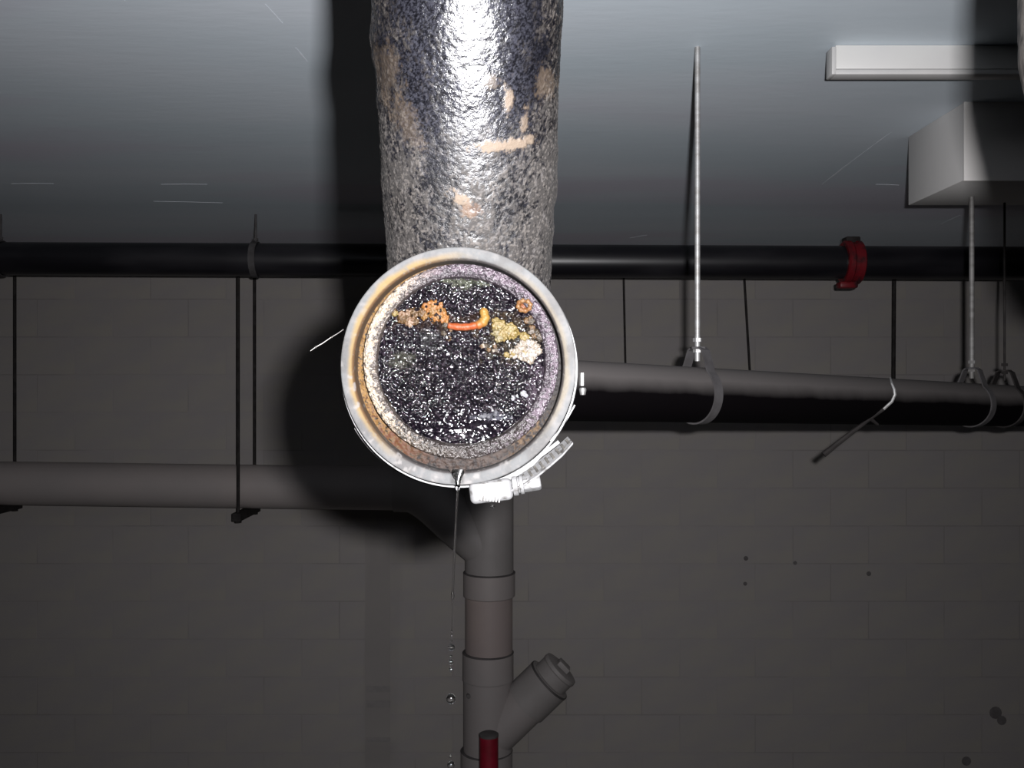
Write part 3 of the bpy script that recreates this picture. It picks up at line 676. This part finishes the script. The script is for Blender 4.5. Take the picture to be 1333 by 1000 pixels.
# loose wire on pipe
c = A1+dr*.60
def pp(px, py, d): return P(px, py, d)
ls = MB().tube([P(1150, 533, 2.172), P(1132, 546, 2.175), P(1110, 562, 2.18), P(1092, 576, 2.18), P(1072, 592, 2.18)], [.004, .004, .0055, .006, .007], n=8)
ls.tube([P(1133, 545, 2.175), P(1143, 553, 2.18)], [.005, .003], n=6)
ls = ls.build('loose_strap', M['dark_steel']); tag(ls, 'short loose dark strap dangling from the dusty pipe', 'strap')
MB().tube([P(1159, 492, 2.215), P(1161, 500, 2.178), P(1164, 507, 2.17), P(1165, 514, 2.168), P(1161, 523, 2.168), P(1150, 533, 2.172)], [.002, .003, .0035, .0035, .0035, .0035], n=8).build('wire_end', M['steel'], ls)['label'] = 'paler wire end looped over the pipe'

# thin rods and slim conduit far behind
cd = thing('conduit', 'slim dark conduit hidden behind the dusty pipe', 'conduit', P(800, 512, 4.78))
MB().tube([P(742, 506, 4.78), P(1500, 531, 4.78)], .023, n=20).build('conduit_run', M['dark_steel'], cd)
for (px, px2, y2, r, lab) in ((812, 815, 508, .0050, 'thin dark rod behind the upper black pipe, nearest the coupling'), (969, 978, 513, .0055, 'thin slightly leaning dark rod right of the bright threaded rod'), (1164, 1163, 520, .0100, 'thicker dark rod above the loose strap')):
    a = P(px, 360, 4.78); b = P(px2, y2, 4.78); k = (H-b.z)/(a.z-b.z); top = b+(a-b)*k
    tag(MB().tube([top, b], r, n=10).build('hanger_rod', M['dark_steel']), lab, 'rod', 'thin rods carrying the slim conduit')

# ------------------------------------------------------------------ lower left grey pipe with trapeze hangers, and stack
gp = thing('drain_pipe', 'grey painted horizontal pipe low on the left, running to the stack', 'pipe', P(200, 632, 4.78))
zl = P(0, 629, 4.78).z; zr = P(520, 636, 4.78).z
slope = (zr-zl)/((520)/F*4.78)
x0 = -3.6; xe = P(516, 0, 4.78).x; zf = lambda x: zl+slope*(x-P(0, 0, 4.78).x)
MB().tube([(x0, 4.78, zf(x0)), (xe, 4.78, zf(xe))], .1125, n=48).build('pipe_run', M['grey_pvc'], gp)
MB().lathe((xe-.01, 4.78, zf(xe)), (1, 0, slope), [(0, .113), (0, .121), (.09, .121), (.09, .10)], n=48).build('collar', M['grey_pvc_dark'], gp)
def trapeze(px, lab):
    xf = (px-666.5)/F*4.63; T = thing('pipe_hanger', lab, 'hanger', (xf, 4.78, H), 'trapeze hangers of the grey pipe')
    zc = zf(xf)-.113
    for (y, r, dx) in ((4.63, .0085, 0), (4.925, .0085, 0)): MB().tube([(xf+dx, y, H), (xf+dx, y, zc-.05)], r, n=10).build('rod', M['dark_steel'], T)
    m = MB().box((xf-.022, 4.595, zc-.042), (xf+.022, 4.965, zc-.001)); m.build('channel', M['dark_steel'], T, smooth=False, bevel=.003)
    for y in (4.63, 4.925): MB().lathe((xf, y, zc-.052), (0, 0, 1), [(0, .018), (.009, .018)], n=6).build('nut', M['dark_steel'], T)
trapeze(310, 'dark trapeze hanger under the grey pipe, left of the coupling')
trapeze(-22, 'dark trapeze hanger under the grey pipe at the left edge')

ds = 4.80; kx = ds/F
def SX(px): return (px-666.5)*kx
def SZ(py): return (500-py)*kx
stc = SX(636.5)
stack = thing('drain_stack', 'grey painted vertical drain stack with branch and cleanout below the coupling', 'stack', (stc, ds, FZ))
def seg(y0, y1, r, name, mt, lip=0, cxp=636.5):
    z0, z1 = SZ(y0), SZ(y1); R = r*kx
    pf = [(0, R-.004), (.004, R), (z0-z1-.004, R), (z0-z1, R-.004)]
    return MB().lathe((SX(cxp), ds, z1), (0, 0, 1), pf, n=56).build(name, M[mt], stack)
seg(610, 745, 31.5, 'upper_wye', 'grey_pvc_dark', cxp=637)
seg(600, 625, 33.0, 'collar', 'grey_pvc', cxp=637)
MB().lathe((SX(637), ds, SZ(612)), (0, 0, 1), [(0, 30.5*kx), (H-SZ(612), 30.5*kx)], n=48).build('stack_pipe', M['grey_pvc'], stack)
a = Vector((xe+.05, 4.78, zf(xe))); e = Vector((SX(637), ds, SZ(732)))
k45 = Vector((SX(543), 4.78, zf(xe)))
cv = []
for i in range(15):
    t = i/14; q0 = Vector((xe+.06, 4.78, zf(xe))); q1 = k45+Vector((.03, 0, 0)); q2 = Vector((SX(590), 4.79, SZ(676)))
    cv.append(q0*(1-t)**2+q1*2*t*(1-t)+q2*t*t)
cv.append(Vector((SX(632), ds, SZ(712)))); 
MB().tube(cv, 30*kx, n=40).build('wye_branch', M['grey_pvc_dark'], stack)
seg(745, 776, 33.5, 'collar', 'grey_pvc', cxp=637)
seg(744, 746.5, 33.9, 'collar_seam', 'seam', cxp=637)
seg(776, 850, 30.7, 'stack_pipe', 'grey_pvc_warm', cxp=636.5)
seg(849, 884, 33, 'collar', 'grey_pvc', cxp=635.5)
seg(848, 850.5, 33.4, 'collar_seam', 'seam', cxp=635.5)
seg(883, 884.5, 33.2, 'collar_seam', 'grey_pvc_dark', cxp=635.5)
seg(884, 978, 31.6, 'lower_wye', 'grey_pvc', cxp=635)
seg(977, 1010, 33.6, 'collar', 'grey_pvc', cxp=633.5)
seg(976, 978, 34.0, 'collar_seam', 'seam', cxp=633.5)
z1 = SZ(1009); MB().lathe((SX(633.5), ds, FZ), (0, 0, 1), [(0, 31*kx), (z1-FZ, 31*kx)], n=48).build('stack_pipe', M['grey_pvc'], stack)
MB().lathe((SX(611), ds-.098, SZ(899)), (0, 1, 0), [(0, .004), (.0015, .011), (.03, .012)], n=16).build('knot_mark', M['hole'], stack)
# branch up-right with cleanout
b0 = Vector((SX(640), ds, SZ(958))); b1 = Vector((SX(727), ds-.03, SZ(871))); ab = (b1-b0).normalized(); Lb = (b1-b0).length
MB().lathe(b0, ab, [(0, 29*kx), (Lb*.52, 29*kx)], n=40).build('cleanout_branch', M['grey_pvc'], stack)
MB().lathe(b0+ab*Lb*.50, ab, [(0, 28*kx), (.004, 31*kx), (Lb*.36, 31*kx), (Lb*.37, 29*kx)], n=40).build('cleanout_hub', M['grey_pvc_dark'], stack)
pl = MB().lathe(b0+ab*Lb*.85, ab, [(0, 27*kx), (0, 29.5*kx), (.010, 29.5*kx), (.012, 25*kx), (Lb*.14, 25*kx), (Lb*.155, 26*kx), (Lb*.19, 25*kx), (Lb*.20, 21*kx)], n=40).build('cleanout_plug', M['grey_pvc_dark'], stack, sharp=25); pl['label'] = 'threaded cleanout plug capping the branch'
MB().lathe(b0+ab*Lb*.845, ab, [(0, 31.3*kx), (.010, 31.3*kx)], n=40).build('plug_seam', M['seam'], pl)
Mb = Matrix.Translation(b0+ab*Lb*1.04) @ ab.to_track_quat('Z', 'Y').to_matrix().to_4x4()
MB().box((-.035, -.035, 0), (.035, .035, .03), Mb).build('plug_lug', M['grey_pvc_dark'], pl, bevel=.004)
# red pipe in front of stack
rpx = P(636.5, 955, 4.3)
rpp = thing('standpipe', 'red painted pipe rising from below in front of the grey stack', 'pipe', (rpx.x, 4.3, FZ))
MB().lathe((rpx.x, 4.3, FZ), (0, 0, 1), [(0, .044), (rpx.z-FZ-.012, .044)], n=32).build('pipe_run', M['red_post'], rpp)
MB().lathe((rpx.x, 4.3, rpx.z-.012), (0, 0, 1), [(0, .045), (.010, .045), (.014, .038)], n=32).build('end_cap', M['seam'], rpp)

# ------------------------------------------------------------------ ceiling light batten and box
d = 1.9; xl = (1088-666.5)/F*d
bt = thing('ceiling_light', 'white strip light on the ceiling at upper right, switched off', 'light', (xl+.6, d+.015, H))
MB().box((xl, d+.001, H-.050), (xl+1.22, d+.026, H)).build('housing', M['tube_white'], bt, bevel=.003)
MB().box((xl-.002, d-.006, H-.0635), (xl+1.222, d+.030, H-.053)).build('lower_lip', M['white_metal'], bt, bevel=.002)
MB().box((xl-.010, d-.006, H-.0635), (xl-.0005, d+.030, H-.006)).build('end_cap', M['white_metal'], bt, bevel=.002)
MB().box((xl+1.2205, d-.006, H-.0635), (xl+1.230, d+.030, H-.006)).build('end_cap', M['white_metal'], bt, bevel=.002)
MB().box((xl+.01, d+.01, H-.054), (xl+1.21, d+.024, H-.049)).build('lip_shadow_gap', M['dull_steel'], bt)
xb = 1.122
bx = thing('ceiling_box', 'grey sheet metal box fixed to the ceiling at the right edge', 'box', (xb+.3, 2.45, H))
MB().box((xb, 2.292, .506), (xb+.75, 2.61, H)).build('casing', M['box'], bx, bevel=.002)
MB().box((xb-.001, 2.285, .504), (xb+.752, 2.292, H)).build('front_cover', M['box_edge'], bx, bevel=.001)
